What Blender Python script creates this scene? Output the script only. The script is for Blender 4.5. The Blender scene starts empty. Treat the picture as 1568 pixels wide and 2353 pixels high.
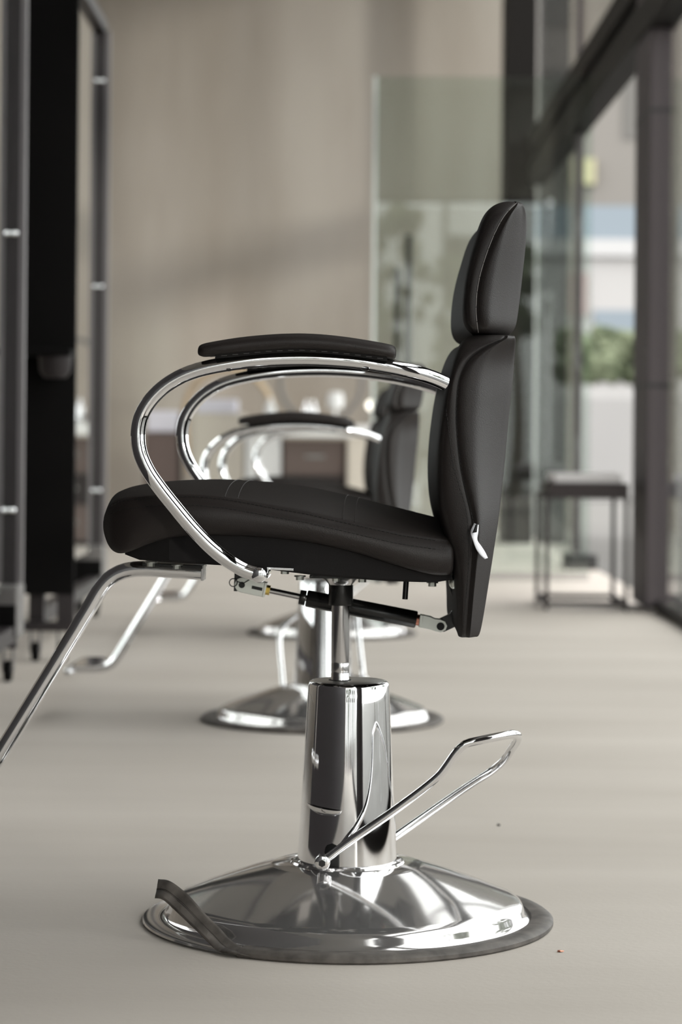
import bpy, bmesh, math, random
import numpy as np
from mathutils import Vector, Matrix
from mathutils.bvhtree import BVHTree

scene = bpy.context.scene
C = scene.collection
random.seed(7)

# ------------------------------------------------------------------ camera
EYE = 0.752
cd = bpy.data.cameras.new('camera')
cam = bpy.data.objects.new('camera', cd)
C.objects.link(cam)
cam.location = (0, 0, EYE)
cam.rotation_euler = (math.pi / 2, -0.0087, 0)
cd.sensor_fit = 'VERTICAL'
cd.sensor_height = 36.0
cd.lens = 85.0
cd.shift_y = -0.075
cd.clip_start, cd.clip_end = 0.05, 400
cd.dof.use_dof = True
cd.dof.focus_distance = 3.50
cd.dof.aperture_fstop = 4.2
scene.camera = cam

# ------------------------------------------------------------------ world, light, exposure
world = bpy.data.worlds.new('sky')
scene.world = world
world.use_nodes = True
wn = world.node_tree
wn.nodes.clear()
wo = wn.nodes.new('ShaderNodeOutputWorld')
bg = wn.nodes.new('ShaderNodeBackground')
tc = wn.nodes.new('ShaderNodeTexCoord')
sx = wn.nodes.new('ShaderNodeSeparateXYZ')
rp = wn.nodes.new('ShaderNodeValToRGB')
wn.links.new(tc.outputs['Generated'], sx.inputs[0])
wn.links.new(sx.outputs['Z'], rp.inputs[0])
wn.links.new(rp.outputs[0], bg.inputs['Color'])
wn.links.new(bg.outputs[0], wo.inputs[0])
rp.color_ramp.elements[0].position = 0.0
rp.color_ramp.elements[0].color = (0.97, 0.975, 0.98, 1)
rp.color_ramp.elements[1].position = 0.9
rp.color_ramp.elements[1].color = (1.0, 0.985, 0.965, 1)
bg.inputs['Strength'].default_value = 3.6

sd = bpy.data.lights.new('sun', 'SUN')
sun = bpy.data.objects.new('sun', sd)
C.objects.link(sun)
sd.energy = 1.05
sd.angle = math.radians(3.5)
sd.color = (1.0, 0.95, 0.88)
sun.location = (8, -6, 8)
sun.rotation_euler = Vector((-0.36, 0.93, -0.096)).to_track_quat('-Z', 'Y').to_euler()

vs = scene.view_settings
vs.view_transform = 'Standard'
vs.look = 'None'
vs.gamma = 1.0
vs.use_curve_mapping = False
vs.exposure = 0.21
cy = scene.cycles
cy.use_denoising = True
cy.max_bounces = 14
cy.glossy_bounces = 6
cy.diffuse_bounces = 5
cy.transparent_max_bounces = 24
cy.caustics_reflective = False
cy.caustics_refractive = False
cy.sample_clamp_indirect = 6.0

# ------------------------------------------------------------------ materials
def mat(name, col, rough=0.5, metal=0.0, noise=None, bump=None, spec=0.5, emit=None, coat=0.0):
    m = bpy.data.materials.new(name)
    m.use_nodes = True
    nt = m.node_tree
    b = nt.nodes['Principled BSDF']
    b.inputs['Base Color'].default_value = (*col, 1)
    b.inputs['Roughness'].default_value = rough
    b.inputs['Metallic'].default_value = metal
    b.inputs['Specular IOR Level'].default_value = spec
    b.inputs['Coat Weight'].default_value = coat
    if emit:
        b.inputs['Emission Color'].default_value = (*emit[0], 1)
        b.inputs['Emission Strength'].default_value = emit[1]
    t = nt.nodes.new('ShaderNodeTexCoord')
    if noise:
        # noise = (scale xyz, detail, colour a, colour b, lo, hi)
        mp = nt.nodes.new('ShaderNodeMapping')
        mp.inputs['Scale'].default_value = noise[0]
        nt.links.new(t.outputs['Object'], mp.inputs[0])
        n = nt.nodes.new('ShaderNodeTexNoise')
        n.inputs['Scale'].default_value = 1.0
        n.inputs['Detail'].default_value = noise[1]
        nt.links.new(mp.outputs[0], n.inputs['Vector'])
        r = nt.nodes.new('ShaderNodeValToRGB')
        r.color_ramp.elements[0].position = noise[4]
        r.color_ramp.elements[0].color = (*noise[2], 1)
        r.color_ramp.elements[1].position = noise[5]
        r.color_ramp.elements[1].color = (*noise[3], 1)
        nt.links.new(n.outputs[0], r.inputs[0])
        nt.links.new(r.outputs[0], b.inputs['Base Color'])
    if bump:
        n2 = nt.nodes.new('ShaderNodeTexNoise')
        n2.inputs['Scale'].default_value = bump[0]
        n2.inputs['Detail'].default_value = 4
        nt.links.new(t.outputs['Object'], n2.inputs['Vector'])
        bp = nt.nodes.new('ShaderNodeBump')
        bp.inputs['Strength'].default_value = bump[1]
        bp.inputs['Distance'].default_value = bump[2]
        nt.links.new(n2.outputs[0], bp.inputs['Height'])
        nt.links.new(bp.outputs[0], b.inputs['Normal'])
    return m

def glass_mat(name, tint, ior=1.5):
    m = bpy.data.materials.new(name)
    m.use_nodes = True
    nt = m.node_tree
    nt.nodes.clear()
    o = nt.nodes.new('ShaderNodeOutputMaterial')
    mx = nt.nodes.new('ShaderNodeMixShader')
    tr = nt.nodes.new('ShaderNodeBsdfTransparent')
    gl = nt.nodes.new('ShaderNodeBsdfGlossy')
    fr = nt.nodes.new('ShaderNodeFresnel')
    fr.inputs['IOR'].default_value = ior
    # a thin unbent pane: the same reflectance on the way in and on the way out
    geo = nt.nodes.new('ShaderNodeNewGeometry')
    mr = nt.nodes.new('ShaderNodeMapRange')
    mr.inputs['To Min'].default_value = ior
    mr.inputs['To Max'].default_value = 1.0 / ior
    nt.links.new(geo.outputs['Backfacing'], mr.inputs['Value'])
    nt.links.new(mr.outputs[0], fr.inputs['IOR'])
    tr.inputs[0].default_value = (*tint, 1)
    gl.inputs['Roughness'].default_value = 0.0
    nt.links.new(fr.outputs[0], mx.inputs[0])
    nt.links.new(tr.outputs[0], mx.inputs[1])
    nt.links.new(gl.outputs[0], mx.inputs[2])
    nt.links.new(mx.outputs[0], o.inputs[0])
    return m

M = {}
M['leather'] = mat('black_leather', (0.0175, 0.0138, 0.0128), 0.6, 0, None, (650, 0.45, 0.0007), spec=0.0)
_nt = M['leather'].node_tree
_p = _nt.nodes['Principled BSDF']
_g = _nt.nodes.new('ShaderNodeBsdfGlossy')
_g.inputs['Roughness'].default_value = 0.45
_f = _nt.nodes.new('ShaderNodeFresnel')
_f.inputs['IOR'].default_value = 1.42
_c = _nt.nodes.new('ShaderNodeMath')        # worn hide: its sheen stays low towards grazing angles
_c.operation = 'MINIMUM'
_c.inputs[1].default_value = 0.075
_mx = _nt.nodes.new('ShaderNodeMixShader')
_bn = _p.inputs['Normal'].links[0].from_socket
_nt.links.new(_bn, _g.inputs['Normal'])
_nt.links.new(_bn, _f.inputs['Normal'])
_nt.links.new(_f.outputs[0], _c.inputs[0])
_nt.links.new(_c.outputs[0], _mx.inputs[0])
_nt.links.new(_p.outputs[0], _mx.inputs[1])
_nt.links.new(_g.outputs[0], _mx.inputs[2])
_nt.links.new(_mx.outputs[0], _nt.nodes['Material Output'].inputs['Surface'])
M['fabric'] = mat('black_fabric', (0.012, 0.011, 0.011), 0.9, 0, None, (1800, 0.4, 0.0006), spec=0.2)
M['thread'] = mat('thread', (0.30, 0.28, 0.27), 0.6)
M['brown_thread'] = mat('brown_thread', (0.028, 0.024, 0.022), 0.6)
M['dark_thread'] = mat('dark_thread', (0.006, 0.006, 0.006), 0.7)
M['chrome'] = mat('chrome', (0.86, 0.86, 0.87), 0.035, 1.0)
M['base_chrome'] = mat('base_chrome', (0.62, 0.605, 0.60), 0.10, 0.86)
M['steel'] = mat('ground_steel', (0.62, 0.61, 0.61), 0.17, 1.0)
M['staple'] = mat('staple', (0.09, 0.085, 0.08), 0.4)
M['zinc'] = mat('zinc', (0.66, 0.68, 0.64), 0.36, 1.0)
M['brass'] = mat('brass', (0.62, 0.45, 0.12), 0.35, 1.0)
M['copper'] = mat('copper', (0.62, 0.28, 0.2), 0.35, 1.0)
M['black_paint'] = mat('black_paint', (0.010, 0.010, 0.010), 0.25)
M['black_metal'] = mat('black_metal', (0.028, 0.022, 0.022), 0.55, spec=0.2)
M['black_hole'] = mat('black_hole', (0.003, 0.003, 0.003), 0.6)
M['rubber'] = mat('rubber', (0.05, 0.045, 0.042), 0.6, 0, ((35, 35, 35), 5, (0.055, 0.048, 0.043), (0.135, 0.12, 0.108), 0.35, 0.7))
M['white_cloth'] = mat('white_cloth', (0.8, 0.8, 0.84), 0.8)
M['floor'] = mat('floor_concrete', (0.5, 0.48, 0.45), 0.55, 0, ((0.5, 2.6, 1), 6, (0.485, 0.443, 0.398), (0.575, 0.53, 0.482), 0.3, 0.7), (90, 0.12, 0.004), spec=0.12)
M['concrete'] = mat('wall_concrete', (0.3, 0.27, 0.24), 0.8, 0, ((1.5, 1, 0.35), 5, (0.33, 0.288, 0.245), (0.44, 0.40, 0.355), 0.3, 0.7), (6, 0.1, 0.01), spec=0.2)
M['plaster'] = mat('ceiling_plaster', (0.46, 0.44, 0.42), 0.85)
M['charcoal'] = mat('charcoal_panel', (0.022, 0.0185, 0.019), 0.6, spec=0.15)
M['frame'] = mat('window_frame', (0.075, 0.064, 0.067), 0.6, spec=0.15)
M['frame_dark'] = mat('window_frame_dark', (0.012, 0.010, 0.009), 0.6, spec=0.15)
M['station'] = mat('station_metal', (0.03, 0.025, 0.026), 0.45, spec=0.3)
M['station_panel'] = mat('station_panel', (0.005, 0.0045, 0.0045), 0.75, spec=0.08)
M['strip'] = mat('grey_strip', (0.17, 0.155, 0.158), 0.5)
M['grey_box'] = mat('grey_plastic', (0.16, 0.15, 0.145), 0.5)
M['mirror'] = mat('mirror_glass', (0.86, 0.88, 0.87), 0.01, 1.0)
M['glass'] = glass_mat('window_glass', (0.97, 0.985, 0.98))
M['green_glass'] = glass_mat('partition_glass', (0.92, 0.965, 0.94), 1.75)
M['house_white'] = mat('house_white', (0.7, 0.71, 0.7), 0.8)
M['cap'] = mat('dusty_steel', (0.72, 0.71, 0.69), 0.32, 0.9)
M['glass_edge'] = mat('glass_edge', (0.72, 0.78, 0.75), 0.15)
M['white'] = mat('white_laminate', (0.72, 0.72, 0.72), 0.4)
M['lavender'] = mat('lavender_plastic', (0.62, 0.61, 0.68), 0.5)
M['beige'] = mat('beige_board', (0.50, 0.46, 0.40), 0.6)
M['brown'] = mat('brown_board', (0.10, 0.07, 0.062), 0.6)
M['wood'] = mat('light_wood', (0.55, 0.42, 0.28), 0.5, 0, ((2, 2, 30), 4, (0.48, 0.35, 0.22), (0.62, 0.48, 0.33), 0.3, 0.7))
M['paper'] = mat('pale_grey_board', (0.50, 0.48, 0.48), 0.6)
M['paving'] = mat('paving', (0.15, 0.15, 0.145), 0.9, 0, ((0.6, 0.6, 0.6), 4, (0.13, 0.128, 0.12), (0.17, 0.166, 0.16), 0.3, 0.7), spec=0.1)
M['leaf'] = mat('leaf', (0.10, 0.15, 0.05), 0.6, 0, ((3, 3, 3), 3, (0.06, 0.075, 0.043), (0.17, 0.195, 0.125), 0.35, 0.65), spec=0.1)
M['bark'] = mat('bark', (0.10, 0.08, 0.06), 0.9)
M['render_white'] = mat('white_render', (0.31, 0.305, 0.30), 0.9, spec=0.1)
M['render_dark'] = mat('window_recess', (0.11, 0.107, 0.10), 0.8, spec=0.1)
M['canopy_white'] = mat('canopy_white', (0.34, 0.34, 0.34), 0.8, spec=0.1)
M['render_grey'] = mat('grey_render', (0.16, 0.152, 0.14), 0.9, spec=0.1)
M['blue_glass'] = mat('blue_glazing', (0.16, 0.19, 0.215), 0.6, spec=0.2)
M['pink'] = mat('pale_pink_board', (0.28, 0.2, 0.2), 0.8)
M['yellow'] = mat('pale_yellow', (0.3, 0.28, 0.17), 0.7)
M['lamp'] = mat('lamp_glow', (0.9, 0.88, 0.8), 0.4, emit=((1.0, 0.95, 0.85), 2.2))

# ------------------------------------------------------------------ helpers
def obj(name, bm, m, parent=None, smooth=True, sub=0, bevel=0, loc=None):
    me = bpy.data.meshes.new(name)
    bmesh.ops.recalc_face_normals(bm, faces=bm.faces)
    bm.to_mesh(me)
    bm.free()
    o = bpy.data.objects.new(name, me)
    C.objects.link(o)
    me.materials.append(M[m] if isinstance(m, str) else m)
    if smooth:
        me.polygons.foreach_set('use_smooth', [True] * len(me.polygons))
        if not sub:
            me.set_sharp_from_angle(angle=math.radians(38))
    if bevel:
        b = o.modifiers.new('bevel', 'BEVEL')
        b.width = bevel
        b.segments = 3
        b.limit_method = 'ANGLE'
        b.angle_limit = math.radians(40)
        if hasattr(b, 'harden_normals'):
            b.harden_normals = True
    if sub:
        s = o.modifiers.new('subdivision', 'SUBSURF')
        s.levels = s.render_levels = sub
    if parent:
        o.parent = parent
    if loc:
        o.location = loc
    return o

def tag(o, label, cat, group=None):
    o['label'] = label
    o['category'] = cat
    if group:
        o['group'] = group
    return o

def struct(name, bm, m, bevel=0, smooth=False):
    o = obj(name, bm, m, smooth=smooth, bevel=bevel)
    o['kind'] = 'structure'
    return o

def thing(name, label, cat, loc=(0, 0, 0), rotz=0, group=None):
    o = bpy.data.objects.new(name, None)
    C.objects.link(o)
    o.empty_display_size = 0.1
    o.location = loc
    o.rotation_euler = (0, 0, rotz)
    return tag(o, label, cat, group)

def new():
    return bmesh.new()

def box(bm, x0, x1, y0, y1, z0, z1):
    v = [bm.verts.new(p) for p in ((x0, y0, z0), (x1, y0, z0), (x1, y1, z0), (x0, y1, z0),
                                   (x0, y0, z1), (x1, y0, z1), (x1, y1, z1), (x0, y1, z1))]
    for f in ((0, 3, 2, 1), (4, 5, 6, 7), (0, 1, 5, 4), (1, 2, 6, 5), (2, 3, 7, 6), (3, 0, 4, 7)):
        bm.faces.new([v[i] for i in f])
    return bm

def bx(*a):
    return box(new(), *a)

def lathe(bm, prof, cx=0, cy=0, seg=64, a0=0.0, a1=2 * math.pi):
    full = abs(a1 - a0 - 2 * math.pi) < 1e-6
    n = seg if full else seg + 1
    rings = []
    for r, z in prof:
        if r < 1e-6:
            rings.append([bm.verts.new((cx, cy, z))])
        else:
            rings.append([bm.verts.new((cx + r * math.cos(a0 + (a1 - a0) * i / seg), cy + r * math.sin(a0 + (a1 - a0) * i / seg), z)) for i in range(n)])
    for A, B in zip(rings, rings[1:]):
        m = seg
        for i in range(m):
            j = (i + 1) % n if full else i + 1
            if len(A) == 1 and len(B) == 1:
                continue
            if len(A) == 1:
                bm.faces.new((A[0], B[j], B[i]))
            elif len(B) == 1:
                bm.faces.new((A[i], A[j], B[0]))
            else:
                bm.faces.new((A[i], A[j], B[j], B[i]))
    if not full:
        for k in (0, -1):
            try:
                bm.faces.new([R[k] for R in rings])
            except ValueError:
                pass
    return bm

def spline(pts, step=0.006):
    P = [Vector(p) for p in pts]
    if len(P) < 3:
        return P
    P = [P[0] * 2 - P[1]] + P + [P[-1] * 2 - P[-2]]
    out = []
    for i in range(1, len(P) - 2):
        p0, p1, p2, p3 = P[i - 1:i + 3]
        n = max(2, int((p2 - p1).length / step))
        # centripetal parameterisation
        t0 = 0.0
        t1 = t0 + max(1e-6, (p1 - p0).length) ** 0.5
        t2 = t1 + max(1e-6, (p2 - p1).length) ** 0.5
        t3 = t2 + max(1e-6, (p3 - p2).length) ** 0.5
        for k in range(n):
            t = t1 + (t2 - t1) * k / n
            a1 = p0 * ((t1 - t) / (t1 - t0)) + p1 * ((t - t0) / (t1 - t0))
            a2 = p1 * ((t2 - t) / (t2 - t1)) + p2 * ((t - t1) / (t2 - t1))
            a3 = p2 * ((t3 - t) / (t3 - t2)) + p3 * ((t - t2) / (t3 - t2))
            b1 = a1 * ((t2 - t) / (t2 - t0)) + a2 * ((t - t0) / (t2 - t0))
            b2 = a2 * ((t3 - t) / (t3 - t1)) + a3 * ((t - t1) / (t3 - t1))
            out.append(b1 * ((t2 - t) / (t2 - t1)) + b2 * ((t - t1) / (t2 - t1)))
    out.append(P[-2])
    return out

def tube(bm, pts, r, seg=16, curve=True, cap=True, step=0.006):
    P = spline(pts, step) if curve else [Vector(p) for p in pts]
    T = []
    for i in range(len(P)):
        a, b = P[max(0, i - 1)], P[min(len(P) - 1, i + 1)]
        T.append((b - a).normalized())
    up = Vector((0, 1, 0)) if abs(T[0].y) < 0.9 else Vector((1, 0, 0))
    N = (up - T[0] * up.dot(T[0])).normalized()
    rings = []
    for i, p in enumerate(P):
        N = (N - T[i] * N.dot(T[i])).normalized()
        Bn = T[i].cross(N)
        rr = r(i / (len(P) - 1)) if callable(r) else r
        rings.append([bm.verts.new(p + (N * math.cos(2 * math.pi * k / seg) + Bn * math.sin(2 * math.pi * k / seg)) * rr) for k in range(seg)])
    for A, B in zip(rings, rings[1:]):
        for k in range(seg):
            bm.faces.new((A[k], A[(k + 1) % seg], B[(k + 1) % seg], B[k]))
    if cap:
        bm.faces.new(rings[0][::-1])
        bm.faces.new(rings[-1])
    return bm

def rod(bm, a, b, r, seg=24, bev=0.0):
    a, b = Vector(a), Vector(b)
    d = (b - a).normalized()
    L = (b - a).length
    if bev:
        st = [(0, r - bev), (bev * 0.4, r - bev * 0.3), (bev, r), (L - bev, r), (L - bev * 0.4, r - bev * 0.3), (L, r - bev)]
    else:
        st = [(0, r), (L, r)]
    up = Vector((0, 0, 1)) if abs(d.z) < 0.9 else Vector((1, 0, 0))
    n = (up - d * up.dot(d)).normalized()
    m = d.cross(n)
    R = [[bm.verts.new(a + d * s + (n * math.cos(2 * math.pi * k / seg) + m * math.sin(2 * math.pi * k / seg)) * rr) for k in range(seg)] for s, rr in st]
    for A, B in zip(R, R[1:]):
        for k in range(seg):
            bm.faces.new((A[k], A[(k + 1) % seg], B[(k + 1) % seg], B[k]))
    bm.faces.new(R[0][::-1])
    bm.faces.new(R[-1])
    return bm

def loft(bm, rings, cap=True):
    V = [[bm.verts.new(p) for p in r] for r in rings]
    n = len(V[0])
    for A, B in zip(V, V[1:]):
        for k in range(n):
            bm.faces.new((A[k], A[(k + 1) % n], B[(k + 1) % n], B[k]))
    if cap:
        for R in (V[0][::-1], V[-1]):
            c = bm.verts.new(sum((v.co for v in R), Vector()) / n)
            for k in range(n):
                bm.faces.new((R[k], R[(k + 1) % n], c))
    return bm

def prism(bm, poly, y0, y1):
    """a polygon in x-z pushed along y"""
    A = [bm.verts.new((x, y0, z)) for x, z in poly]
    B = [bm.verts.new((x, y1, z)) for x, z in poly]
    n = len(poly)
    bm.faces.new(A)
    bm.faces.new(B[::-1])
    for k in range(n):
        bm.faces.new((A[k], B[k], B[(k + 1) % n], A[(k + 1) % n]))
    return bm

def blob(bm, c, r, sub=2, amp=0.25, sc=(1, 1, 1)):
    res = bmesh.ops.create_icosphere(bm, subdivisions=sub, radius=1.0)
    for v in res['verts']:
        k = 1 + random.uniform(-amp, amp)
        v.co = Vector((v.co.x * r * sc[0] * k + c[0], v.co.y * r * sc[1] * k + c[1], v.co.z * r * sc[2] * k + c[2]))
    return bm

def hexbolt(bm, x, y, z, r=0.0062, h=0.007, washer=True):
    """a hex head hanging under z"""
    if washer:
        rod(bm, (x, y, z), (x, y, z - 0.0018), r * 1.45, 20)
    rod(bm, (x, y, z - 0.0018), (x, y, z - h), r, 6)
    return bm

def ipl(pts, axis=0):
    a = sorted(pts, key=lambda p: p[axis])
    xs = [p[axis] for p in a]
    zs = [p[1 - axis] for p in a]
    return lambda t: float(np.interp(t, xs, zs))

def bvh_of(o):
    bpy.context.view_layer.update()
    dg = bpy.context.evaluated_depsgraph_get()
    return BVHTree.FromObject(o, dg)

def stitches(bm, bvh, path, direction, length=0.0035, gap=0.0016, r=0.0006, lift=0.0004):
    """thread laid on a surface: the path is dropped onto it along a direction"""
    d = Vector(direction)
    pts = spline(path, 0.001)
    hits = []
    for p in pts:
        h = bvh.ray_cast(Vector(p) - d * 0.3, d)
        if h[0] is not None:
            hits.append(h[0] + h[1] * (lift if h[1].dot(d) < 0 else -lift))
    if len(hits) < 4:
        return
    acc, seg, on = 0.0, [hits[0]], True
    for a, b in zip(hits, hits[1:]):
        acc += (b - a).length
        seg.append(b)
        if on and acc > length:
            tube(bm, seg, r, 6, curve=False)
            on, acc, seg = False, 0.0, [b]
        elif not on and acc > gap:
            on, acc, seg = True, 0.0, [b]

# ================================================================== THE ROOM
YB = 19.5
XW = 1.32          # inner face of the window wall
ZC = 5.0
struct('floor', bx(-6, XW + 0.14, -4.2, YB + 0.2, -0.2, 0), 'floor')
struct('ceiling', bx(-6, XW + 0.3, -4.2, YB + 0.2, ZC, ZC + 0.2), 'plaster')
struct('wall_back', bx(-6, XW + 0.14, YB, YB + 0.25, 0, ZC), 'concrete')
struct('wall_left', box(box(box(bx(-6.2, -6, -4.2, 8.0, -0.2, ZC), -6.2, -6, 18, YB + 0.2, -0.2, ZC), -6.2, -6, 8.0, 18, -0.2, 2.5), -6.2, -6, 8.0, 18, 4.2, ZC), 'concrete')
struct('window_9', bx(-6.11, -6.098, 8.0, 18, 2.5, 4.2), 'glass')
for k in range(2):
    struct('trim_%d' % (8 + k), bx(-6.16, -6.04, 11.2 + k * 3.4, 11.32 + k * 3.4, 2.5, 4.2), 'frame_dark')
struct('wall_front', box(bx(-1.16, XW + 0.14, -4.25, -4.0, 3.66, ZC), -6, -1.16, -4.25, -4.0, 0, ZC), 'concrete')
struct('wall_partition_and_blocker', box(bx(-1.30, -1.16, -3.2, 4.0, 0, 2.6), -1.30, -1.16, 4.0, 5.33, 0.74, 2.6), 'charcoal')  # raised far box is added out of view to block mirror reflections on the backrest

# the window wall: columns, transom, mullions, track, panes
o = struct('column_near', bx(XW, XW + 0.122, 10.4, 10.93, 0.02, ZC), 'frame', bevel=0.003)
g = new()
for z in (0.977, 2.163):
    box(g, XW - 0.002, XW + 0.1235, 10.398, 10.932, z - 0.008, z + 0.008)
o2 = obj('panel_joint', g, 'black_hole', o, smooth=False)
struct('column_far', bx(1.142, 1.356, 17.0, 17.5, 0, ZC), 'frame_dark', bevel=0.003)
struct('column_rear', bx(XW, XW + 0.13, 0.5, 1.9, 0, ZC), 'frame', bevel=0.003)
struct('trim_transom', box(box(bx(XW - 0.02, XW + 0.10, -4.0, 17.0, 2.74, 2.87), XW + 0.02, XW + 0.08, -4.0, 17.0, 2.66, 2.74),
                           XW - 0.02, XW + 0.10, -4.0, 17.0, 2.52, 2.66), 'frame_dark')
struct('trim_track', bx(XW + 0.04, XW + 0.14, -4.0, 10.4, 0, 0.05), 'frame_dark')
mul = 0
for y, w in ((14.05, 0.045), (7.2, 0.06), (4.6, 0.06), (-1.6, 0.06)):
    mul += 1
    struct('trim_%d' % mul, bx(XW + 0.03, XW + 0.075, y - w / 2, y + w / 2, 0, ZC), 'frame')
win = 0
for y0, y1, z0, z1 in ((-3.95, 0.5, 0.05, 2.56), (1.9, 10.4, 0.05, 2.56), (14.08, 16.98, 0.02, 2.56),
                       (-3.95, 0.5, 2.84, ZC), (1.9, 10.4, 2.84, ZC), (10.93, 16.98, 2.84, ZC), (17.5, YB, 0.02, ZC)):
    win += 1
    struct('window_%d' % win, bx(XW + 0.045, XW + 0.057, y0, y1, z0, z1), 'glass')
struct('window_8', bx(-1.1, XW, -4.13, -4.118, 0.05, 3.62), 'glass')
struct('trim_7', box(box(box(bx(-1.16, -1.10, -4.16, -4.08, 0, 3.66), XW - 0.06, XW, -4.16, -4.08, 0, 3.66), -1.10, XW - 0.06, -4.16, -4.08, 3.60, 3.66), 0.05, 0.11, -4.16, -4.08, 0, 3.60), 'frame_dark')

# ================================================================== OUTSIDE
struct('ground', bx(-40, 60, -60, 120, -0.35, -0.22), 'paving')
o = obj('terrace_paving', bx(XW + 0.14, 14, -14, 40, -0.22, -0.02), 'paving', smooth=False)
o['kind'] = 'structure'
tag(o, 'pale paved terrace outside the open window bay', 'paving')

t = thing('office_building', 'pale grey building with a blue glazed floor and white canopy beyond the window bay', 'building', (5.6, 52, -0.22))
obj('wall', box(bx(-8, 9, 0, 8, 0, 5.2), -8, 9, 0, 8, 5.95, 22), 'render_grey', t, smooth=False)
for i in range(6):
    for k in range(4):
        obj('window', bx(-6.4 + i * 1.7, -5.6 + i * 1.7, -0.04, 0.1, 7.4 + k * 2.4, 8.9 + k * 2.4), 'render_dark', t, smooth=False)
obj('glazed_floor', bx(-8, 9, -0.1, 8, 5.2, 5.95), 'blue_glass', t, smooth=False)
obj('canopy', bx(-8.2, 9, -0.3, 0.1, 4.85, 5.22), 'canopy_white', t, smooth=False)
obj('shop_front', bx(-8, 9, -0.12, 0.1, 0, 4.85), 'render_white', t, smooth=False)
obj('pink_panel', bx(-0.75, -0.35, -0.2, -0.1, 3.6, 4.5), 'pink', t, smooth=False)
obj('yellow_panel', bx(-0.7, -0.2, -0.2, 0.0, 6.4, 6.95), 'yellow', t, smooth=False)
obj('shop_door', bx(-0.2, 0.75, -0.2, -0.1, 2.2, 3.7), 'blue_glass', t, smooth=False)
g = new()
for i in range(120):
    blob(g, (random.uniform(-0.35, 1.3), random.uniform(-0.4, 0.4), random.uniform(1.5, 2.05)), random.uniform(0.08, 0.17), 1, 0.35)
t = obj('hedge', g, 'leaf', smooth=False, loc=(3.05, 30, 0))
tag(t, 'green hedge in a pale planter outside the open window bay', 'hedge')
t = obj('planter', bx(2.6, 4.5, 29.5, 30.5, -0.02, 1.25), 'render_white', smooth=False, bevel=0.02)
tag(t, 'long pale planter holding the green hedge outside', 'planter')

def tree(x, y, h, label, n=70, spread=1.6, low=0.35):
    t = thing('tree', label, 'tree', (x, y, -0.22), 0, 'trees outside')
    obj('trunk', tube(new(), [(0, 0, 0), (0.06, 0, h * 0.3), (-0.04, 0.05, h * 0.75)], lambda s: 0.12 - 0.07 * s, 10), 'bark', t)
    g = new()
    for i in range(n):
        a = random.uniform(0, 6.28)
        rr = spread * math.sqrt(random.random())
        blob(g, (rr * math.cos(a), rr * math.sin(a), h * random.uniform(low, 1.0)), random.uniform(0.12, 0.12 + 0.19 * spread), 1, 0.35)
    obj('foliage', g, 'leaf', t, smooth=False)
    return t

tree(-0.95, -9.5, 4.3, 'slender green tree outside the end window, mirrored at the left of the glass partition', 34, 0.55, 0.2)
tree(0.05, -11.0, 3.6, 'middle green tree outside the end window, mirrored behind the chair headrest', 40, 0.6, 0.1)
tree(0.95, -9.0, 3.9, 'green tree outside the end window, mirrored at the right of the glass partition', 30, 0.5, 0.62)
tree(9.5, 1.5, 5.5, 'green tree outside beside the styling chair, mirrored in its chrome column', 80, 2.0)
tree(10.5, 9.5, 5.0, 'broad green tree on the far side of the terrace, mirrored in the chrome', 70, 2.0)
t = thing('white_house', 'white house with dark windows outside, mirrored in the glass partition', 'building', (0, -22, -0.22))
obj('wall', bx(-6, 9, -6, 0, 0, 5.5), 'house_white', t, smooth=False)
for i in range(6):
    for z in (1.0, 3.6):
        obj('window', bx(-5 + i * 2.3, -4 + i * 2.3, -0.1, 0.05, z, z + 1.3), 'charcoal', t, smooth=False)

# ================================================================== GLASS PARTITION
YP = 12.75
t = thing('glass_partition', 'tall frameless greenish glass panel standing across the room by the window wall', 'glass panel', (0.17, YP, 0), math.radians(-2))
obj('pane', bx(0.006, 1.14, 0, 0.012, 0.03, 2.645), 'green_glass', t, smooth=False)
obj('edge', bx(-0.012, 0.006, -0.001, 0.013, 0.03, 2.646), 'glass_edge', t, smooth=False)
obj('floor_channel', bx(0.0, 1.14, -0.02, 0.032, 0, 0.035), 'steel', t, smooth=False)

# ================================================================== STYLING CHAIRS
chair = thing('styling_chair', 'sharp black leather styling chair in the foreground with torn rubber rim', 'chair',
              (0.0153, 3.75, 0), -0.0302, 'styling chairs in a row')

# ---- base
prof = [(0.0, 0.093), (0.080, 0.093), (0.0835, 0.0955), (0.087, 0.0945), (0.089, 0.0915), (0.114, 0.0895), (0.120, 0.0875), (0.15, 0.0785), (0.18, 0.068), (0.21, 0.0575),
        (0.235, 0.0475), (0.255, 0.0395), (0.266, 0.035), (0.2705, 0.0315), (0.2735, 0.026), (0.276, 0.019), (0.280, 0.012), (0.285, 0.0088),
        (0.292, 0.0082), (0.308, 0.0078), (0.3145, 0.0062), (0.316, 0.0035), (0.314, 0.0015), (0.0, 0.0015)]
base = obj('base', lathe(new(), prof, seg=128), 'base_chrome', chair)
rp_ = [(0.2835, 0.0095), (0.286, 0.0125), (0.300, 0.0135), (0.314, 0.012), (0.3195, 0.008), (0.3195, 0.003), (0.317, 0.0005), (0.306, 0.0003)]
gask = obj('rubber_rim', lathe(new(), rp_ + [rp_[0]], seg=110, a0=math.radians(-118), a1=math.radians(152)), 'rubber', base)
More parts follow.
